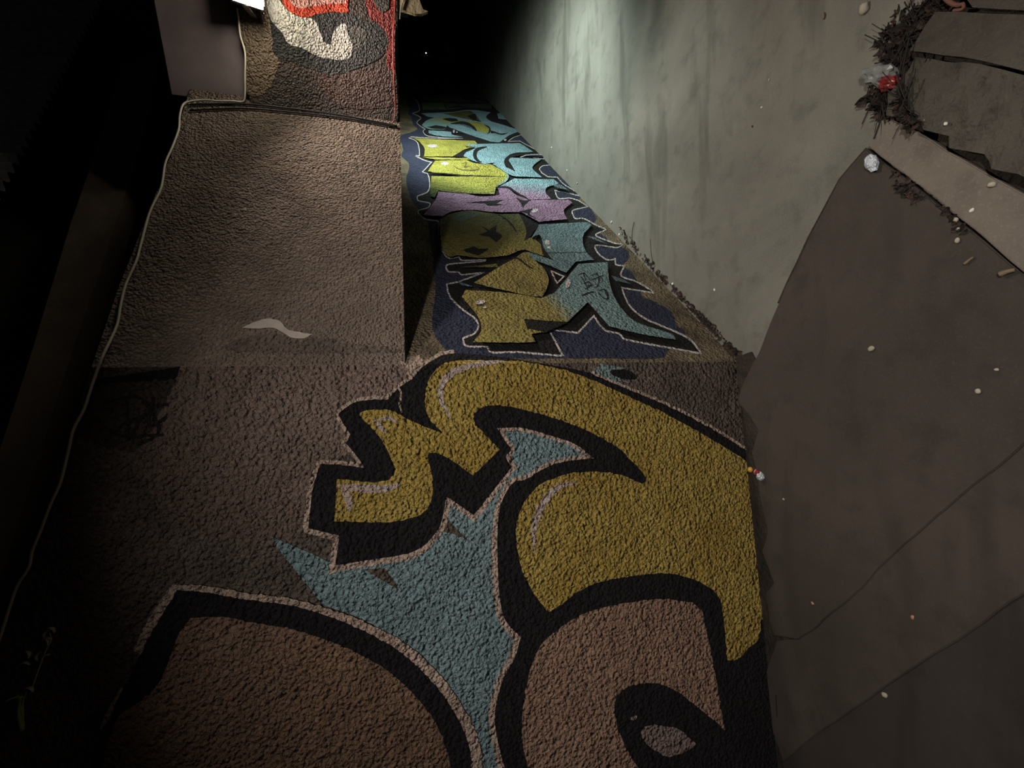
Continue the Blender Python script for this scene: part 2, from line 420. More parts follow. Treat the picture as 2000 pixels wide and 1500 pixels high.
mu.poly(c_cyan, path('1200,1062* 1250,1056 1480,1155* 1385,1000* 1400,985* 1800,1002* 1705,1075 1692,1125 1805,1226* 1480,1217* 1392,1188*', fA))
mu.poly(c_blk, path('1740,928* 1560,925 1400,960 1345,1020 1360,1085 1480,1160* 1420,1080 1400,1010 1460,975 1600,955*', fA))
mu.poly(c_cypk, path('622,292* 1010,300* 1060,342* 945,378 930,430 985,492* 770,498* 700,460 560,382* 462,380*', fB))
mu.line(c_blk, path('440,380 560,378 660,440 760,498', fB, False), 3.2)
mu.line(c_navy, path('760,70 850,68 960,82', fB, False), 4, taper=TAP); mu.line(c_wht, path('680,84 760,62 860,58 950,70', fB, False), 1.6)
# mauve letter
mu.poly(c_pnk, path('856,374* 914,379 940,384 976,381* 973,368* 992,368 1008,380 1032,390* 1110,390* 1118,396* 1103,408 1102,416 1108,428* 1052,433* 1018,414* 960,414 928,410 886,412 864,422* 827,420* 842,402 852,388'))
mu.poly(c_blk, path('670,102* 900,80 1150,62* 1060,108* 1150,125* 960,140* 920,108*', fC))
mu.poly(c_blk, path('640,480* 720,508 790,498* 735,545 705,585* 690,540*', fB))
mu.poly(c_blk, path('1330,205* 1450,235 1560,300* 1440,250* 1500,170*', fC))
mu.oval(c_pale, 1530, 195, 40, 22, -.3, fC)
# olive letter with star
mu.poly(c_olg, path('378,300* 480,242 700,196 900,216 1100,240* 1330,232* 1400,350 1422,460 1402,560* 1480,522* 1600,605 1640,750* 1500,705 1380,672 1200,742* 1000,762 850,772 600,742 470,756 395,640 370,450', fC))
mu.poly(c_dkt, path('500,300* 600,230 760,210 900,225* 780,270 640,330', fC))
mu.poly(c_blk, path('870,380* 970,432* 1062,368* 1058,455* 1130,505 1060,585* 965,512* 845,492* 950,448*', fC))
mu.poly(c_blk, path('1340,236* 1420,300 1480,380 1575,372* 1480,500 1402,565* 1425,440 1380,320', fC))
mu.line(c_blk, path('1080,240 1200,320 1270,400 1310,460', fC, False), 3.4, taper=TAP)
mu.poly(c_blk, path('650,680* 780,635 850,660 960,665 840,740* 760,720', fC))
# teal panel
mu.poly(c_teal, path('860,742* 1340,716* 1380,746* 1306,830 1290,900 1320,1000 1400,1086* 1220,1105* 1130,1213* 960,1140 800,1085* 690,1030* 760,1012 1000,1090* 915,985 890,880* 860,840 790,872* 850,775', fB))
mu.line(c_blk, path('940,1020 1330,1014', fB, False), 1.3)
mu.poly(c_blk, path('882,870* 905,960 950,1030 1010,1095* 920,1050 885,960', fB))
mu.oval(c_pale, 945, 918, 28, 24, .4, fB); mu.oval(c_pale, 962, 968, 15, 14, 0, fB)
# ochre arch
mu.poly(c_yol, path('785,1076* 1080,890* 1200,822 1290,775* 1420,700 1520,800 1630,890 1692,1010 1688,1110 1620,1245* 1450,1232 1000,1132*', fC))
mu.line(c_blk, path('1240,765 1340,790 1430,860 1530,920', fC, False), 3.4, taper=TAP)
mu.poly(c_olv, path('620,880* 900,860 1060,840* 1080,885* 880,885', fC))
# nearest letter, ochre fading into teal
mu.poly(c_ytl, path('909,566* 992,572 1056,582* 1083,572* 1130,515* 1187,512* 1190,548 1202,584 1226,616 1250,632 1312,652 1320,663* 1250,652 1190,637* 1148,590* 1108,629* 1024,623* 1030,642* 1066,648* 1038,652* 1046,668* 1000,669 924,668* 940,644 932,616 902,580*'))
mu.poly(c_blk, path('1024,624* 1108,630* 1066,649* 1032,642*'))
mu.line(c_wht, path('380,545* 505,600* 440,665*', fD), 2.6, closed=True, j=.2)
mu.line(c_slv, path('590,1070 660,1095 760,1120', fC, False), 4, taper=TAP)
for tx, w in (('650,582 700,568 735,600 768,640', 1.5), ('672,600 705,650 745,735', 1.5), ('700,672 752,650 768,690 715,720', 1.4), ('682,788 740,762 800,750', 2.6), ('735,690 790,680', 1.5), ('770,590 835,566', 1.4), ('822,566 852,620 830,702', 1.6), ('775,632 890,588', 1.5), ('805,708 850,688', 1.4), ('860,600 890,640', 1.3), ('850,740 900,725 935,770 925,820 880,800 850,760', 1.8), ('905,735 945,825', 1.6), ('690,560 720,640', 1.3)):
    mu.line(c_blk, path(tx, fD, False), w, j=.2)
mu.oval(c_pale, 545, 668, 26, 46, .2, fD); mu.oval(c_pale, 865, 1312, 62, 24, -.15, fC); mu.oval(c_pale, 920, 1375, 30, 14, -.1, fC)
mu.poly(c_slv, path('728,205* 800,214 935,282* 815,245*', fD)); mu.poly(c_slv, path('970,590* 1060,618 1165,672* 1012,642*', fD))
mu.poly(c_slv, path('1000,362* 1070,352 1155,405* 1060,385', fB))
mural3 = mu.build('graffiti_mural', wall_back)
tag(mural3, 'row of yellow, cyan and mauve graffiti letters outlined in white on a navy cloud')

# ------------------------------------------------ near mural, crosses the fold
g_gold = stucco('paint_gold', (188, 162, 84), (168, 138, 62), worn=(.55, (100, 84, 52)), mott=.8)
g_blk = stucco('paint_black_near', (34, 31, 33), (26, 24, 26), mott=.6)
g_blue = stucco('paint_blue_near', (140, 164, 168), (118, 140, 144), worn=(.5, (62, 72, 74)), mott=.6)
g_beige = stucco('paint_beige_line', (206, 182, 164), (176, 150, 134), worn=(.6, (110, 90, 80)), mott=.7)
g_brown = stucco('paint_pink_brown', (168, 136, 114), (146, 114, 96), worn=(.55, (92, 72, 60)), mott=.7)
g_brown2 = stucco('paint_brown', (148, 118, 94), (118, 94, 76), worn=(.55, (76, 60, 50)), grad=(w1(640, 1260), w1(430, 1240), (146, 118, 98)), mott=.8)
g_grey = stucco('paint_grey_patch', (150, 130, 118), (128, 110, 98), grad=(w1(560, 800), w1(430, 1030), (112, 95, 84)), mott=.6)
g_shard = stucco('bare_shard', (104, 92, 80))
g_tealp = stucco('paint_pale_teal', (140, 160, 160), (110, 124, 124), worn=(.5, (70, 66, 62)))
g_eye = stucco('paint_pale_eye', (150, 130, 122), (128, 110, 104), worn=(.6, (80, 68, 62)))
g_hi = stucco('paint_highlight', (206, 186, 178), (176, 150, 130), worn=(.6, (150, 116, 60)), mott=.8)

mn = Mural(TWO, 1.9)
mn.poly(g_grey, path('364,691* 500,690 640,698 800,694* 830,705 806,742 758,782 690,790 662,812 690,880 640,905 610,1020 480,1060 330,1010 262,905*'))
mn.poly(g_blk, path('186,740* 352,716* 338,742 250,752 170,764*'))
c_scr = stucco('grimy_scribble_ground', (84, 74, 67), (66, 58, 53)); c_scl = stucco('faded_black_marker', (58, 52, 48))
mn.poly(c_scr, path('186,752* 346,740* 300,830 262,884* 205,872 150,850*'), j=4)
for tx in ('200,790 260,775 300,800 240,830 210,860', '250,860 290,800 330,790', '190,820 230,850 320,850', '280,780 310,840 270,870', '215,800 245,780 250,850', '300,775 290,830 325,815'): mn.line(c_scl, path(tx, FULL, False), 6)
mn.poly(g_blue, path('528,1046* 600,1078 650,1100* 760,1095 860,1030 872,965* 925,1005* 985,930* 1000,900 985,842* 1070,850 1155,890* 1100,905 1030,945 990,1010 975,1090 980,1190 1012,1242* 985,1300 965,1370 975,1515* 930,1515* 925,1450 880,1360 800,1270 720,1215 632,1182* 590,1130* 548,1078*'))
mn.poly(g_shard, path('872,1012* 890,1030 918,1057* 888,1044 864,1038*')); mn.poly(g_shard, path('712,1112* 752,1109* 766,1128* 778,1152* 744,1132*'))
OUT = ('888,690 868,693 840,706 818,724 806,740* 786,752 768,768 758,780* 720,781 688,788 660,808* 672,830 684,848* 675,866* 696,890 712,914* 668,908 626,906* 616,935 609,965 602,1032* 662,1046* 656,1104* 700,1097 800,1080 836,1058 860,1024 872,970* 926,1006* 960,962 1000,912* 988,892 998,878 986,860 971,836* 1020,836 1072,850 1120,866 1148,886 1160,895* 1100,902 1064,914 1028,936 1000,945 975,1000 972,1100 982,1200 1017,1245* 1005,1285 980,1335 966,1400 975,1460 990,1515*')
out_open = path(OUT, closed=False, step=5)
mn.line(g_beige, out_open, lambda p: 13+max(0, min(1, (p.y-850)/250))*11)
mn.line(g_beige, path('886,689 868,692 840,704 816,722 802,738', FULL, False), 9)
mn.poly(g_beige, path('778,700* 800,712 818,694* 826,706 812,742 800,736'))
mn.poly(g_blk, out_open + [Vector(v+(0,)) for v in ((1560, 1515), (1560, 1240), (1520, 1100), (1490, 900))] + path('1476,888 1400,842 1300,790 1220,757 1152,728 1000,700 930,692', FULL, False), j=1.0)
mn.poly(g_gold, path('860,714 836,744 830,784 838,816 864,844* 836,836 800,820 770,804 740,800 712,802 703,812 730,840 752,870 768,904 772,920 760,936 730,942 658,935* 653,1018* 760,1020 810,1010 834,994 846,960 842,920 836,890 846,884 880,898 924,928* 960,894 975,878* 950,852 926,824 930,804 956,792 1000,795 1080,816 1140,838 1200,870 1240,906 1261,934 1254,944 1220,930 1180,922 1140,922 1100,928 1050,950 1020,990 1008,1030 1015,1095 1040,1155 1072,1197* 1150,1145 1225,1127 1300,1120 1350,1130 1380,1144 1404,1166 1412,1200 1421,1290* 1440,1288 1462,1266 1482,1246 1486,1210* 1530,1210* 1530,1000* 1480,930* 1462,905 1400,864 1290,803 1220,771 1160,743 1100,722 1040,709 980,704 900,704 876,708'))
mn.poly(g_brown, path('1030,1330 1050,1270 1090,1230 1150,1195 1240,1175 1300,1170 1352,1177* 1372,1192* 1384,1250 1396,1310 1408,1380 1416,1427* 1397,1409 1350,1371 1321,1349 1292,1337 1263,1334 1226,1343 1202,1365 1201,1394 1208,1427 1226,1468 1256,1515* 1034,1515* 1020,1440 1022,1380'))
mn.poly(g_eye, path('1254,1424 1274,1415 1292,1418 1321,1422 1343,1438 1360,1453* 1340,1468 1307,1478 1285,1469 1263,1453 1253,1436'))
mn.oval(g_eye, 1238, 1402, 7, 4, -.5)
# streaks of highlight
mn.line(g_hi, path('880,816 866,792 860,766 867,744 886,727 925,713 985,706', FULL, False), 13, taper=TAP)
mn.line(g_hi, path('1128,941 1082,958 1052,1000 1043,1040 1045,1078', FULL, False), 15, taper=TAP)
mn.line(g_hi, path('660,950 700,953 745,955 782,946', FULL, False), 17, taper=TAP)
mn.line(g_hi, path('668,950 680,970 682,998', FULL, False), 16, taper=TAP)
mn.line(g_hi, path('728,818 742,832 754,846', FULL, False), 9, taper=TAP); mn.line(g_hi, path('738,820 756,816 776,824', FULL, False), 7, taper=TAP)
mn.line(g_beige, path('779,756 783,775 781,792 786,806', FULL, False), 4)
# left face
mn.line(g_beige, path('268,1276 304,1206 340,1152* 400,1154 480,1168 570,1180 650,1203 712,1228 785,1268 845,1323 889,1383 920,1448 928,1515', FULL, False), lambda p: 20+max(0, (p.x-600))*.03)
mn.line(g_beige, path('240,1342 222,1376 196,1424', FULL, False), 12, taper=TAP)
mn.poly(g_blk, path('346,1152* 400,1157 480,1171 570,1183 650,1207 710,1232 780,1272 840,1327 885,1387 915,1452 922,1515* 190,1515* 222,1384 250,1330 274,1278 304,1222'))
mn.poly(g_brown2, path('885,1515* 860,1430 820,1370 770,1320 715,1285 650,1255 575,1230 500,1217 440,1206 372,1207* 346,1246 326,1300 306,1340 270,1372 232,1400 205,1470 196,1515*'))
# white rim of the outer arc and patch under the word
mn.poly(g_tealp, path('1156,728* 1174,708* 1190,714 1236,720* 1196,722 1200,732 1230,748* 1186,742'))
mn.poly(g_blk, path('1192,724 1216,721 1240,730 1242,738 1222,741 1200,734'))
mn.line(g_beige, path('1156,727 1220,755 1300,788 1400,840 1474,887', FULL, False), 5)
mural1 = mn.build('graffiti_mural', wall_left)
tag(mural1, 'big gold, blue and pink-brown cartoon-like graffiti with thick black outlines')

# pale flake on the upper wall
mf = Mural((W2,), .8)
m_flake = plain('bare_plaster', (172, 160, 150), rough=.85, bump=.15, bsc=40)
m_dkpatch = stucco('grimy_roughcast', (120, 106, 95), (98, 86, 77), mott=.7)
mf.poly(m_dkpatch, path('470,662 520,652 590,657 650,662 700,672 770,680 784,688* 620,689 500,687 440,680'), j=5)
mf.poly(m_flake, path('1180,350* 1260,316 1320,305 1370,320 1400,356 1470,373 1525,381* 1480,401 1420,396 1340,352 1260,354', fZ5))
fl = mf.build('peeled_plaster_patch', wall_front); tag(fl, 'pale crescent of bare smooth plaster')

# mural on the lamp face
r_red = stucco('paint_red', (156, 40, 28), (108, 28, 22), rough=.55, spec=.5, worn=(.5, (60, 40, 34)), grain=1.6)
r_org = stucco('paint_red_orange', (214, 84, 58), (170, 52, 38), rough=.6, worn=(.45, (60, 40, 36)), grain=1.6)
r_pnk = stucco('paint_pink', (214, 160, 150), (200, 130, 118), rough=.6, worn=(.5, (80, 60, 60)), grain=1.6)
r_wht = stucco('paint_white_red_face', (206, 200, 190), (180, 172, 160), rough=.6, worn=(.6, (60, 58, 60)), grain=1.6)
r_blk = stucco('paint_black_red_face', (52, 50, 48), (36, 34, 33), rough=.5, spec=.5, grain=1.6)
r_gry = stucco('paint_grey_red_face', (96, 92, 86), (76, 72, 66), rough=.5, grain=1.6)
r_rst = stucco('rusty_brown', (84, 54, 40), (62, 44, 35), rough=.55, spec=.5, grain=1.6)
r_tan = stucco('bare_tan_band', (132, 114, 94), (104, 90, 76), grain=1.6)
mr = Mural((W4,), 1.0)
mr.poly(r_tan, path('10,120 60,340 110,520 110,900 300,900 420,620 380,400 330,200 290,-60* 10,-60*', fR))
mr.poly(r_rst, path('820,740 1000,700 1250,690 1480,640* 1545,700* 1540,1000 1350,1060 1050,1040 860,900', fR))
mr.poly(r_red, path('1260,-60* 1562,-60* 1562,720* 1480,640 1455,380 1350,220 1290,110', fR))
mr.line(r_blk, path('375,180 400,400 420,520 600,575 800,650 950,690 1200,620 1400,520 1450,380 1330,220', fR, False), 16)
mr.poly(r_blk, path('300,80 420,120 620,160 850,130 1120,120* 1330,240 1440,380 1390,500 1200,610 950,670 780,620 600,560 420,500 390,320', fR))
mr.poly(r_wht, path('295,-60* 430,-60* 440,20 520,110 640,168 740,180 800,240 860,400 930,440* 965,300 1060,222 1095,330 1142,450 1100,570 950,580 780,540 640,462 520,430 450,310 360,220 320,120', fR))
mr.poly(r_gry, path('1100,250* 1230,265 1310,370 1260,460 1150,500*', fR))
mr.poly(r_org, path('430,-60* 1095,-60* 1100,122* 950,120 800,135 690,172 560,130 480,60', fR))
mr.poly(r_pnk, path('500,-60* 1080,-60* 1080,30* 900,40 760,60 640,80 550,40', fR))
mr.poly(r_blk, path('775,190* 820,250 860,400* 925,425* 950,280 985,200* 880,165', fR))
mr.poly(r_gry, path('1340,0* 1400,-40* 1500,-40* 1500,80* 1430,120', fR))
mural4 = mr.build('graffiti_mural', wall_right); tag(mural4, 'painted white oval in a black ring under a red and pink patch')

# ================================================================== CABLES, LAMP
m_cab = plain('pale_cable_sheath', (196, 188, 170), rough=.5, var=.1)
m_cabk = plain('black_cable_sheath', (20, 19, 19), rough=.5)
def cable(name, pts, r, m, label, cat='cable'):
    bm = bmesh.new(); tube(bm, catmull([Vector(p) for p in pts], 7), r, 8)
    return tag(obj(name, fix(bm), m, smooth=True), label, cat)
pts = [on(W4, s_of(w4(464, 18), W4), w4(464, 18).z, .012)]
for px, py in ((468, 45), (471, 72), (480, 105), (480, 150), (480, 185), (476, 199)): p = w4(px, py); pts.append(p+W4[1]*.010)
for px, py in ((455, 203), (430, 203), (400, 201), (372, 204), (360, 211), (354, 232), (352, 258), (340, 292), (326, 325), (318, 372), (296, 420), (280, 478), (270, 515), (250, 560), (240, 600), (232, 642)):
    p = hit(px, py, W2); pts.append(p+W2[1]*.014)
for px, py in ((205, 700), (186, 752), (170, 800), (150, 838), (140, 880), (125, 940), (105, 985), (88, 1030), (70, 1075), (64, 1105), (42, 1140), (26, 1185), (2, 1258), (-30, 1330)):
    p = hit(px, py, W1); pts.append(p+W1[1]*.014)
cable('power_cable', pts, .0042, m_cab, 'thin pale cable sagging along the top edge of the wall up to the glowing lamp')
for i, (dy, lab) in enumerate(((0, 'black cable lying in the corner beside the painted lamp face, the upper of two'), (11, 'black cable lying just below its twin in the corner next to the painted lamp face'))):
    pp = []
    for px, py in ((372, 208), (470, 206), (560, 214), (640, 224), (700, 234), (776, 249)):
        p = hit(px, py + dy*(1-(px-372)/404*.8), W2); pp.append(p + W2[1]*.008)
    cable('black_cable', pp, .0045, m_cabk, lab)
pp = [w4(px, py)+W4[1]*.007 for px, py in ((773, -30), (771, 20), (768, 70), (768, 120), (770, 170), (772, 215), (768, 238), (758, 246))]
cable('edge_wire', pp, .0028, plain('red_painted_wire', (150, 52, 34), .5), 'thin reddish wire clipped along the lower edge of the red painted face', 'wire')

# LED flood lamp at the top edge of the lamp face
lc = hit(479, -27, (W4[0]+W4[1]*.15, W4[1]))
lamp_nrm = (W4[1]*.88 - UP*.46).normalized()
lx = W4[2].copy(); lx = (lx - lamp_nrm*lx.dot(lamp_nrm)).normalized(); ly = lamp_nrm.cross(lx)
lamp = empty('flood_lamp', lc, 'small glowing white flood lamp at the top edge of the red painted face', 'lamp')
def bx(bm, c, ax, ay, az, hx, hy, hz, bev=0):
    g = bmesh.ops.create_cube(bm, size=2)
    for v in g['verts']: v.co = c + ax*(v.co.x*hx) + ay*(v.co.y*hy) + az*(v.co.z*hz)
    if bev:
        es = list({e for v in g['verts'] for e in v.link_edges}); bmesh.ops.bevel(bm, geom=es, offset=bev, segments=2, affect='EDGES')
    return bm
m_house = plain('lamp_housing', (150, 150, 150), rough=.4, metal=.6)
bm = bmesh.new(); bx(bm, lc-lamp_nrm*.014, lx, ly, lamp_nrm, .062, .060, .012, .004)
for k in range(7): bx(bm, lc-lamp_nrm*.036+lx*(-.045+.015*k), lx, ly, lamp_nrm, .002, .05, .011)
local(obj('housing', fix(bm), m_house, lamp), lamp)
bm = bmesh.new(); bx(bm, lc+lamp_nrm*.016, lx, ly, lamp_nrm, .057, .055, .018, .004)
local(obj('glass', fix(bm), glow('led_panel', (255, 248, 226), 95), lamp), lamp)
bm = bmesh.new()
for sgn in (-1, 1): bx(bm, lc-lamp_nrm*.03+lx*sgn*.066-W4[1]*.055, lx, UP, W4[1], .002, .012, .075)
bx(bm, lc-W4[1]*.146+UP*.02, lx, UP, W4[1], .068, .014, .003)
local(obj('bracket', fix(bm), m_house, lamp), lamp)

# ================================================================== LEFT EDGE: beam and corrugated sheet over the wall top
m_beam = concrete('dim_beam', (120, 104, 90), (92, 80, 70), bump=.2)
WB = (W2[0]-W2[1]*.55, W2[1], W2[2])
bm = bmesh.new()
prism(bm, [hit(px, py, WB) for px, py in ((312, 100), (292, 220), (232, 420), (140, 690), (40, 1010), (-120, 1500))] + [hit(px, py, WB) for px, py in ((-260, 1500), (-40, 1000), (58, 700), (140, 430), (206, 240), (236, 130))], -W2[1]*.12)
tag(obj('roof_beam', fix(bm), m_beam), 'dim brown concrete beam running above the pale cable along the left edge', 'beam')
m_sheet = plain('corrugated_steel', (186, 186, 184), rough=.5, metal=.2, var=.4)
WS = (W2[0]-W2[1]*.75, W2[1], W2[2])
bm = bmesh.new()
sh0 = s_of(hit(60, 480, WS), WS); sh1 = s_of(hit(60, -60, WS), WS)
zlo = hit(119, 150, WS).z; zhi = zlo + 1.1; npl = 9; rows = []
nn = int((sh1-sh0)/.076*npl)
for i in range(nn+1):
    s = sh0 + (sh1-sh0)*i/nn; o_ = .018*math.cos(2*PI*i/npl)
    rows.append((bm.verts.new(on(WS, s, zlo, o_)), bm.verts.new(on(WS, s, zhi, o_)), bm.verts.new(on(WS, s, zhi, o_-.002)), bm.verts.new(on(WS, s, zlo, o_-.002))))
for i in range(nn):
    for k in range(4): bm.faces.new((rows[i][k], rows[i][(k+1) % 4], rows[i+1][(k+1) % 4], rows[i+1][k]))
bm.faces.new(rows[0]); bm.faces.new(rows[-1][::-1])
tag(obj('corrugated_sheet', fix(bm), m_sheet, smooth=False), 'dark corrugated metal sheet with upright ridges in the upper left corner', 'metal sheet')

# ragged board under the lamp face
m_board = plain('ragged_board', (150, 136, 108), rough=.9, bump=.4, bsc=50, var=.5)
WBd = (W4[0]+W4[1]*.06, W4[1], W4[2])
bm = bmesh.new()
prism(bm, [hit(px, py, WBd) for px, py in ((781, -70), (781, 18), (796, 22), (812, 27), (824, 27), (836, 22), (826, 18), (820, 2), (812, -20), (806, -70))], -W4[1]*.03)
bd = tag(obj('broken_board', fix(bm), m_board), 'ragged tan board end sticking out below the red painted face', 'board')
pp = [hit(px, py, WBd)+W4[1]*.004 for px, py in ((791, -30), (788, 0), (783, 16), (781, 38))]
cable('hanging_wire', pp, .0022, plain('grey_wire', (130, 126, 116), .5), 'short grey wire dangling beside the ragged board end', 'wire')

# far bulb in the dark of the underpass
pb = hit(832, 108, W3); bm = bmesh.new(); bmesh.ops.create_icosphere(bm, subdivisions=2, radius=.019)
for v in bm.verts: v.co += pb + W3[1]*.06
tag(obj('distant_bulb', bm, glow('bulb_glow', (225, 235, 225), 3.0), smooth=True), 'tiny far point of light deep in the dark underpass', 'bulb')

# ================================================================== PAVING
def slab(name, pix, z, thick, mat, label, seed=0, tilt=(0, 0), cat='paving slab', ext=None, rough=.004, edge_j=.006, hewn=0):
    pts = []
    base = [Vector((p.x, p.y, 0)) for p in (ground(px, py, z) for px, py in pix)]
    n = len(base)
    for i in range(n):
        a, b = base[i], base[(i+1) % n]; m = max(1, int((b-a).length/.045))
        for q in range(m):
            p = a.lerp(b, q/m); k = noise.noise_vector(p*9); pts.append(p+Vector((k.x, k.y, 0))*edge_j)
    cen = sum(base, Vector())/n
    zz = lambda p: z + tilt[0]*(p.x-cen.x) + tilt[1]*(p.y-cen.y) + noise.noise(p*4+Vector((0, seed, 0)))*rough
    bm = bmesh.new()
    tris = geometry.tessellate_polygon([pts])
    tv = [bm.verts.new(Vector((p.x, p.y, zz(p)))) for p in pts]
    bv = [bm.verts.new(Vector((p.x, p.y, z-thick))) for p in pts]
    for t in tris:
        try: bm.faces.new([tv[i] for i in t]); bm.faces.new([bv[i] for i in t][::-1])
        except ValueError: pass
    N = len(pts)
    for i in range(N): bm.faces.new((tv[i], bv[i], bv[(i+1) % N], tv[(i+1) % N]))
    fix(bm)
    if hewn:
        top = [f for f in bm.faces if f.normal.z > .5]
        for it in range(3):
            es = [e for e in {e for f in bm.faces if f.normal.z > .3 for e in f.edges} if e.calc_length() > .03]
            bmesh.ops.subdivide_edges(bm, edges=es, cuts=1, use_grid_fill=False); bmesh.ops.triangulate(bm, faces=bm.faces[:])
        bm.normal_update()
        for v in bm.verts:
            if v.co.z > z-.03:
                q = v.co*7+Vector((seed, 0, 0)); q.y *= 2.2
                v.co.z += hewn*(noise.noise(q)+.7*abs(noise.noise(q*2.3)))
        return tag(obj(name, fix(bm), mat), label, cat)
    rim = [e for e in bm.edges if e.verts[0] in tv and e.verts[1] in tv and len(e.link_faces) == 2 and any(abs(f.normal.z) < .5 for f in e.link_faces)]
    bmesh.ops.bevel(bm, geom=rim, offset=.003, segments=2, affect='EDGES')
    return tag(obj(name, bm, mat), label, cat)
m_sl = concrete('slab_concrete', (74, 66, 60), (60, 54, 49), bump=.14, stains=((54, 47, 43), 20))
m_sl2 = concrete('slab_concrete_dark', (60, 54, 50), (50, 45, 41), bump=.14, stains=((42, 37, 34), 20))
m_kerb = concrete('kerb_concrete', (128, 119, 108), (106, 98, 90), bump=.3)
m_stone = concrete('rough_stone', (88, 83, 75), (66, 61, 55), bump=.9, sc=1.6)
Zs = -EYE+.022
slab('paving_slab', [(1692, 290), (1640, 352), (1580, 462), (1520, 592), (1482, 690), (1452, 745), (1440, 785), (1462, 806), (1480, 842), (1468, 885), (1478, 920), (1482, 960), (1500, 1040), (1488, 1078), (1502, 1110), (1512, 1140), (1495, 1160), (1502, 1215), (1512, 1242), (1560, 1249), (1654, 1178), (1767, 1060), (2002, 865), (2228, 680), (2200, 640), (2000, 537)], Zs, .021, m_sl, 'large dark concrete slab along the foot of the gold graffiti', 1)
slab('paving_slab', [(1518, 1252), (1560, 1249), (1654, 1178), (1767, 1060), (2002, 865), (2228, 690), (2480, 815), (2470, 856), (2305, 965), (2002, 1160), (1766, 1314), (1592, 1436), (1528, 1486), (1500, 1400), (1492, 1318)], Zs-.004, .017, m_sl, 'dark concrete slab beside the graffiti eye, between two oblique joints', 2, tilt=(.003, .003))
slab('paving_slab', [(1528, 1486), (1592, 1436), (1766, 1314), (2002, 1160), (2305, 965), (2470, 856), (3000, 1090), (3000, 1900), (1620, 1900), (1545, 1600)], Zs-.009, .012, m_sl2, 'darkest concrete slab in the lower right corner of the photo', 3, tilt=(-.003, .002))
slab('kerb_strip', [(1718, 232), (1742, 232), (1800, 263), (2000, 380), (2180, 486), (3000, 970), (3000, 1060), (2220, 640), (2000, 532), (1830, 390), (1740, 320), (1694, 284)], Zs+.006, .018, m_kerb, 'long pale kerb strip between the rough stones and the large dark slab', 4, cat='kerb')
slab('rough_stone', [(1828, 24), (1900, 26), (2000, 28), (2700, 50), (2700, 228), (2000, 138), (1880, 112), (1778, 100)], Zs+.035, .046, m_stone, 'flat-topped rough stone with a cut corner, second from the top edge', 5, cat='stone', rough=.010, hewn=.006)
slab('rough_stone', [(1788, 112), (1880, 122), (2000, 146), (2700, 245), (2700, 740), (2000, 344), (1946, 332), (1920, 300), (1858, 287), (1852, 262), (1802, 255), (1800, 243), (1737, 222), (1742, 180), (1765, 150)], Zs+.030, .042, m_stone, 'cleft rough stone with a ragged dark edge above the kerb strip', 6, cat='stone', rough=.022, edge_j=.012, hewn=.026)
slab('rough_stone', [(1905, -80), (2700, -80), (2700, 38), (2000, 20), (1900, 16), (1880, -10)], Zs+.035, .046, m_stone, 'rough stone cut off by the top edge above the twigs', 7, cat='stone', rough=.010, hewn=.008)

m_soil = concrete('dark_soil', (58, 50, 44), (40, 35, 31), bump=1.0, sc=2.5)
bm = bmesh.new()
prism(bm, [on(W1, .02, -EYE+.012, .004), on(W1, -3.2, -EYE+.012, .004), on(W1, -3.2, -EYE+.012, .16), on(W1, -.1, -EYE+.012, .16), on(W1, .03, -EYE+.012, .10)], UP*-.011)
tag(obj('soil_strip', fix(bm), m_soil), 'dark soil packed in the gap between the gold graffiti wall and the slabs', 'soil', kind='stuff')
sb = slab('soil_bed', [(1702, 222), (1716, 180), (1742, 110), (1778, 40), (1830, -40), (1900, -110), (2740, -110), (2740, 850), (1990, 490), (1800, 345), (1720, 262)], -EYE+.006, .005, m_soil, 'dark soil bed under the twigs and around the rough stones', 8, cat='soil', rough=.004, edge_j=.02)
sb['kind'] = 'stuff'
jd = slab('joint_dirt', [(1690, 288), (1637, 350), (1576, 462), (1522, 580), (1517, 592), (1523, 594), (1530, 582), (1583, 464), (1643, 354), (1697, 292)], -EYE+.004, .003, m_soil, 'thin line of dirt in the joint between passage floor and large dark slab', 9, cat='dirt', rough=.001, edge_j=.004)
jd['kind'] = 'stuff'
# ================================================================== LITTER, PEBBLES, LEAVES, GRASS
m_foil = plain('crumpled_foil', (206, 212, 222), rough=.3, metal=.3, var=.35, bump=.6, bsc=120)
m_red = plain('red_wrapper', (132, 42, 38), rough=.35, var=.3); m_wrap = plain('clear_wrapper', (130, 132, 130), rough=.25, var=.4)
m_orange = plain('orange_plastic', (206, 148, 66), rough=.4); m_pinkp = plain('pink_plastic', (196, 120, 140), rough=.4)
def crumple(c, sx, sy, sz, seed, yaw=0, sub=3, amp=.35):
    bm = bmesh.new(); bmesh.ops.create_icosphere(bm, subdivisions=sub, radius=1)
    rz = Matrix.Rotation(yaw, 3, 'Z')
    for v in bm.verts:
        d = v.co.normalized(); k = 1+amp*noise.noise(d*2.3+Vector((seed*3.7, 0, 0)))+amp*.6*noise.cell(d*3+Vector((seed, 2, 0)))*.5
        v.co = rz @ Vector((d.x*k*sx, d.y*k*sy, max(-.6, d.z*k)*sz))
    zmin = min(v.co.z for v in bm.verts)
    for v in bm.verts: v.co += c - UP*zmin
    return bm
def at_px(px, py, z=Zs): p = ground(px, py, z); return Vector((p.x, p.y, z))
tag(obj('crumpled_foil', crumple(at_px(1705, 318, Zs+.006), .034, .019, .012, 3, yaw=.3, amp=.2), m_foil), 'silvery crumpled foil scrap lying on the joint of kerb strip and slab', 'litter')
c0 = at_px(1738, 158, Zs-.012)
wr = empty('snack_wrapper', c0, 'torn red and clear plastic wrapper against the cleft rough stone', 'wrapper')
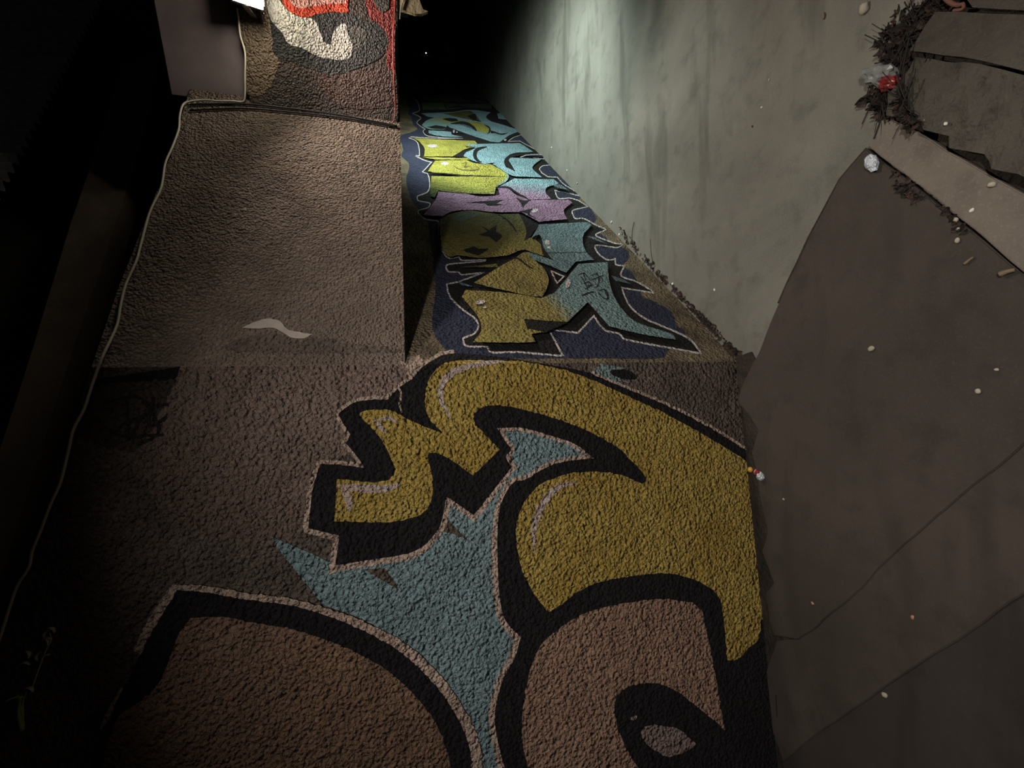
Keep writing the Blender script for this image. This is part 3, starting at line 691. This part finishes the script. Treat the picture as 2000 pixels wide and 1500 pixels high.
local(obj('clear_film', crumple(c0+Vector((.03, .02, .0)), .055, .030, .030, 5, yaw=.9, amp=.5), m_wrap, wr), wr)
local(obj('red_film', crumple(c0+Vector((-.02, -.015, 0)), .040, .020, .028, 6, yaw=.9, amp=.5), m_red, wr), wr)
# toy-like plastic scraps beside the wall foot
c1 = at_px(1468, 917); tag(obj('plastic_chip', crumple(c1, .013, .012, .012, 9, amp=.1), m_orange, smooth=True), 'small round orange plastic chip at the foot of the gold graffiti', 'litter')
c1 = at_px(1484, 923)
sc = empty('plastic_scrap', c1, 'crumpled red, pink and white plastic scrap at the foot of the gold graffiti', 'litter')
local(obj('pink_piece', crumple(c1+Vector((.0, .012, 0)), .013, .011, .012, 11, amp=.3), m_pinkp, sc), sc)
local(obj('red_piece', crumple(c1, .014, .013, .016, 12, amp=.3), m_red, sc), sc)
local(obj('white_piece', crumple(c1+Vector((-.014, -.014, 0)), .018, .015, .018, 13, amp=.35), m_foil, sc), sc)

m_peb = plain('pale_pebble', (176, 168, 150), rough=.8, var=.3); m_pebw = plain('white_chip', (226, 224, 214), rough=.7); m_pebd = plain('dark_pebble', (70, 62, 56), rough=.8)
m_pebp = plain('pinkish_chip', (186, 132, 112), rough=.7)
F0 = -EYE
pebs = [  # pixel, size, material, height of support, label
 (1690, 17, .026, m_peb, F0, 'pale oval pebble beside the twigs near the top edge'),
 (1488, 210, .008, m_pebw, F0, 'small white chip alone on the smooth passage floor, the brighter and lower of two'),
 (1503, 156, .008, m_peb, F0, 'small pale chip on the passage floor, the upper of two far from the wall'),
 (1470, 247, .008, m_pebd, F0, 'tiny dark pebble on the passage floor below the white chips'),
 (1703, 681, .015, m_peb, Zs, 'round pale pebble in the middle of the large dark slab'),
 (1911, 764, .011, m_peb, Zs, 'pale pebble by the right edge of the large dark slab, the bigger of two'),
 (1947, 722, .007, m_peb, Zs, 'tiny pale pebble near the right edge, just above a bigger one'),
 (1784, 1205, .010, m_pebp, Zs-.008, 'pinkish chip on the slab between the two oblique joints'),
 (1588, 1178, .009, m_pebp, Zs, 'reddish chip on the large slab near the black outline of the graffiti'),
 (1729, 1357, .014, m_peb, Zs-.012, 'pale pebble on the lower oblique joint of the slabs'),
 (1868, 429, .010, m_peb, Zs, 'small pale pebble where leaves gather in the joint below the kerb strip'),
 (1871, 447, .008, m_peb, Zs, 'small pebble directly under another one at the leaf-filled joint'),
 (1871, 470, .011, m_peb, Zs, 'lowest of three pebbles at the leaf-filled joint'),
 (1938, 361, .013, m_peb, Zs+.006, 'pale curled chip on the kerb strip near the right edge'),
 (1899, 411, .009, m_pebw, Zs+.006, 'small bright chip in the middle of the kerb strip'),
 (1848, 242, .008, m_pebw, Zs+.035, 'tiny bright chip on the cleft rough stone'),
 (1195, 434, .014, m_pebw, F0, 'white chip at the wall foot under the mauve letter'),
 (1108, 333, .013, m_pebw, F0, 'white chip at the wall foot below the cyan letters, the higher of two'),
 (1128, 358, .014, m_peb, F0, 'pale chip at the wall foot below the cyan letters, the lower of two'),
 (1210, 458, .012, m_pebw, F0, 'white chip at the wall foot close under another one'),
 (1078, 288, .012, m_pebw, F0, 'far white chip lying out on the lit passage floor'),
 (1314, 555, .013, m_pebw, F0, 'pale pebble at the wall foot beside the blue letter tip'),
 (1396, 566, .010, m_pebw, F0, 'white chip lying out on the floor away from the blue letter tip'),
 (1447, 703, .011, m_pebw, F0, 'cream chip where the passage floor meets the large dark slab'),
 (1432, 711, .012, m_peb, F0, 'tan pebble in the corner of wall fold and large dark slab'),
 (1531, 975, .007, m_peb, Zs, 'tiny pale sliver on the slab below the plastic scrap'),
]
for i, (px, py, s, m, z, lab) in enumerate(pebs):
    tag(obj('pebble', crumple(at_px(px, py, z), s*.78, s*.58, s*.42, i+20, yaw=i*1.3, sub=2, amp=.3), m, smooth=True), lab, 'pebble', 'pebbles and chips on the ground')
# twigs big enough to single out
m_twig = plain('dry_twig', (132, 116, 92), rough=.9, bump=.3, var=.4); m_twigr = plain('reddish_twig', (124, 84, 70), rough=.9, bump=.3, var=.3)
def twig(px, z, r, m, label):
    bm = bmesh.new(); tube(bm, catmull([at_px(x, y, z+r) for x, y in px], 4), r, 7, taper=lambda t: 1-.4*t)
    return tag(obj('twig', fix(bm), m, smooth=True), label, 'twig', 'twigs on the ground')
twig([(1953, 536), (1966, 531), (1982, 527)], Zs, .008, m_twig, 'stubby pale stick just below the kerb strip at the right edge')
twig([(1883, 516), (1893, 508), (1901, 502)], Zs, .004, m_twig, 'thin short twig on the large slab left of the stubby stick')
twig([(1608, 26), (1609, 33), (1607, 38)], F0, .005, m_twig, 'pale sliver of wood on the passage floor near the top edge')
twig([(1842, -8), (1858, 6), (1872, 10), (1882, 8), (1880, 18), (1862, 20)], Zs+.01, .0065, m_twigr, 'reddish bent twig at the top edge beside the stones')
twig([(1770, 14), (1778, 4), (1784, -8)], F0, .006, m_twig, 'pale green stick at the top edge among the dark twigs')
twig([(1805, 236), (1810, 230), (1814, 222)], Zs+.032, .004, m_twig, 'fine pale twig on the cleft rough stone')
twig([(1742, 104), (1745, 98), (1748, 93)], F0, .004, m_twig, 'white splinter in front of the red wrapper')

# loose leaf litter: nobody could count it
m_leaf = plain('dead_leaf', (70, 54, 45), rough=.8, var=.5, bsc=80); m_leafd = plain('dark_leaf', (38, 33, 28), rough=.8, var=.5, bsc=80)
def leaf(bm, c, yaw, L, w, curl, tilt, mi):
    rz = Matrix.Rotation(yaw, 3, 'Z') @ Matrix.Rotation(tilt, 3, 'X'); top = []; n = 5
    for i in range(n+1):
        t = i/n; ww = w*math.sin(PI*(.08+.9*t))**.8; x = (t-.5)*L; zc = curl*((t-.5)**2)*L*2
        for sgn, zz in ((-1, .25*w), (0, 0), (1, .25*w)):
            top.append(rz @ Vector((x, sgn*ww, zc+zz)))
    zmin = min(p.z for p in top)
    tv = [bm.verts.new(c+p-UP*zmin+UP*.0012) for p in top]; bv = [bm.verts.new(c+p-UP*zmin) for p in top]
    for i in range(n):
        for k in range(2):
            a = 3*i+k
            bm.faces.new((tv[a], tv[a+1], tv[a+4], tv[a+3])).material_index = mi
            bm.faces.new((bv[a], bv[a+3], bv[a+4], bv[a+1])).material_index = mi
    per = [3*i for i in range(n+1)]+[3*n+1]+[3*i+2 for i in range(n, -1, -1)]+[1]
    for i in range(len(per)):
        a, b = per[i], per[(i+1) % len(per)]
        bm.faces.new((tv[a], bv[a], bv[b], tv[b])).material_index = mi
def litter(name, spots, label, cat, cnt, size, twigs=0, zf=lambda p: F0):
    bm = bmesh.new()
    for i in range(cnt):
        x0, y0, x1, y1, sp_ = random.choice(spots); t = random.random()
        px = x0+(x1-x0)*t+random.gauss(0, sp_); py = y0+(y1-y0)*t+random.gauss(0, sp_)
        p = at_px(px, py, zf((px, py)))
        for W in (W1, W3):
            q = (p-W[0]).dot(W[1])
            if q < .012 and (W is W1) == (s_of(p, W1) < 0): p = p + W[1]*(.015-q+random.random()*.03)
        L = size*random.uniform(.6, 1.4)
        leaf(bm, p, random.uniform(0, 2*PI), L, L*random.uniform(.18, .32), random.uniform(.2, 1.2), random.gauss(0, .35), random.choice((0, 1)))
    for i in range(twigs):
        x0, y0, x1, y1, sp_ = random.choice(spots); t = random.random()
        px = x0+(x1-x0)*t+random.gauss(0, sp_); py = y0+(y1-y0)*t+random.gauss(0, sp_)
        p = at_px(px, py, zf((px, py))+.006); e_ = (at_px(x1, y1, 0)-at_px(x0, y0, 0)); a = math.atan2(e_.y, e_.x)+random.gauss(0, .42)+random.choice((0, PI)); L = random.uniform(.03, .15)
        d = Vector((math.cos(a), math.sin(a), random.uniform(0, .2)))
        tube(bm, [p, p+d*L*.5+Vector((0, 0, .004)), p+d*L+Vector((random.gauss(0, .01), 0, 0))], random.uniform(.0010, .0026), 5, 1)
    return tag(obj(name, fix(bm), [m_leaf, m_leafd]), label, cat, kind='stuff')
litter('leaf_litter', [(1290, 545, 1425, 690, 6), (1350, 610, 1400, 665, 8), (1215, 450, 1300, 550, 4), (1420, 690, 1455, 720, 6)], 'dry brown leaves and dirt gathered along the foot of the underpass wall', 'leaves', 330, .024, 10)
litter('twig_debris', [(1790, 20, 1700, 200, 10), (1760, 40, 1730, 110, 14), (1860, 0, 1800, 40, 10), (1730, 190, 1715, 215, 5), (1790, 30, 1745, 120, 9)], 'dark heap of twigs and leaves between the passage floor and the rough stones', 'debris', 230, .030, 48, zf=lambda p: F0+.012)
litter('joint_leaves', [(1745, 335, 1800, 385, 5), (1840, 405, 1880, 450, 5), (1750, 360, 1775, 385, 4)], 'dark red leaves lying in the joint below the kerb strip', 'leaves', 60, .018, 0, zf=lambda p: Zs)
litter('stone_leaves', [(1752, 205, 1790, 250, 7), (1760, 170, 1765, 220, 5)], 'wet leaves and grit on the edge of the cleft rough stone', 'leaves', 50, .028, 10, zf=lambda p: Zs+.032)
litter('slab_edge_dirt', [(1455, 760, 1475, 860, 4), (1488, 960, 1505, 1060, 4), (1498, 1090, 1502, 1220, 4), (1505, 1240, 1490, 1300, 5), (1505, 1400, 1530, 1480, 6)], 'dirt and leaf crumbs in the gap between gold graffiti wall and slab', 'dirt', 70, .011, 6)

# plants on the wall top, lower left
m_grass = plain('grass_blade', (176, 190, 116), rough=.6, var=.3); m_weed = plain('dry_weed', (206, 204, 184), rough=.8, var=.3)
def w1o(px, py, o=.03): return hit(px, py, (W1[0]+W1[1]*o, W1[1]))
gb = w1o(44, 1420, .0); g = empty('grass_tuft', gb, 'tuft of green grass blades at the left edge below the pale cable', 'grass')
for ps, r in ((((44, 1425), (36, 1390), (42, 1362)), .006), (((42, 1362), (30, 1362), (10, 1370)), .0045), (((44, 1400), (44, 1372), (52, 1352)), .005), (((46, 1420), (40, 1375), (34, 1355)), .004)):
    bm = bmesh.new(); P_ = catmull([w1o(x, y, .015+.02*i) for i, (x, y) in enumerate(ps)], 5)
    tube(bm, P_, r, 6, taper=lambda t: 1-.85*t); local(obj('blade', fix(bm), m_grass, g, smooth=True), g)
gb = w1o(80, 1300, 0); g = empty('dry_weed', gb, 'dry pale weed sprig at the left edge above the grass tuft', 'weed')
bm = bmesh.new(); tube(bm, catmull([w1o(62, 1345, .0), w1o(78, 1300, .02), w1o(90, 1270, .03), w1o(100, 1250, .03), w1o(97, 1236, .03)], 5), .0024, 6, taper=lambda t: 1-.5*t); local(obj('stem', fix(bm), m_weed, g, smooth=True), g)
for x, y, a in ((96, 1250, .4), (92, 1244, 1.6), (86, 1236, 2.6), (104, 1226, .9), (86, 1280, 2.2), (60, 1276, .3), (50, 1292, 1.4), (70, 1281, 2.8), (60, 1342, 1.1)):
    bm = bmesh.new(); leaf(bm, Vector(), 0, .026, .007, .6, 0, 0)
    p = w1o(x, y, .03); Rm = Matrix.Rotation(a, 3, W1[1]) @ Matrix((W1[2], W1[1], UP)).transposed()
    for v in bm.verts: v.co = p + Rm @ v.co
    local(obj('leaf', fix(bm), m_weed, g), g)

# ================================================================== LIGHT
def area(name, loc, target, size, energy, col, spread=180):
    L = bpy.data.lights.new(name, 'AREA'); L.shape = 'DISK'; L.size = size; L.energy = energy; L.color = lin(col)[:3]; L.spread = math.radians(spread)
    o = bpy.data.objects.new(name, L); C.objects.link(o); o.location = loc
    o.rotation_euler = (Vector(target)-Vector(loc)).to_track_quat('-Z', 'Y').to_euler(); return o
def spot(name, loc, target, energy, col, ang, blend, rad):
    L = bpy.data.lights.new(name, 'SPOT'); L.energy = energy; L.color = lin(col)[:3]; L.spot_size = math.radians(ang); L.spot_blend = blend; L.shadow_soft_size = rad
    o = bpy.data.objects.new(name, L); C.objects.link(o); o.location = loc
    o.rotation_euler = (Vector(target)-Vector(loc)).to_track_quat('-Z', 'Y').to_euler(); return o
def point(name, loc, energy, col, rad):
    L = bpy.data.lights.new(name, 'POINT'); L.energy = energy; L.color = lin(col)[:3]; L.shadow_soft_size = rad
    o = bpy.data.objects.new(name, L); C.objects.link(o); o.location = loc; return o
# the flood lamp
spot('flood_lamp_light', lc+lamp_nrm*.045, lc+lamp_nrm*.045+W4[1]*.50-UP*.80-W4[2]*.18, 104, (255, 241, 228), 168, 1.0, .045)
# cool lamp further down the passage, hung under the slab out of frame
spot('passage_lamp_light', (3.15, 3.22, -.13), (2.66, 3.86, -.83), 285, (232, 248, 242), 136, .7, .05)
# unseen fill added under the slab edge to brighten the passage floor
spot('slab_fill_light', (2.2, 1.93, -.04), (1.62, 2.62, -1.6), 62, (236, 246, 238), 74, 1.0, .05)
# street lamp behind the viewer
spot('street_lamp_light', (.5, -1.4, 1.6), w1(1335, 885), 385, (255, 248, 240), 65, 1.0, .09)

w = bpy.data.worlds.new('night'); bpy.context.scene.world = w; w.use_nodes = True
w.node_tree.nodes['Background'].inputs[0].default_value = (.62, .6, .66, 1); w.node_tree.nodes['Background'].inputs[1].default_value = .005
vs = bpy.context.scene.view_settings
vs.view_transform = 'Standard'; vs.look = 'None'; vs.exposure = 0; vs.gamma = 1; vs.use_curve_mapping = False
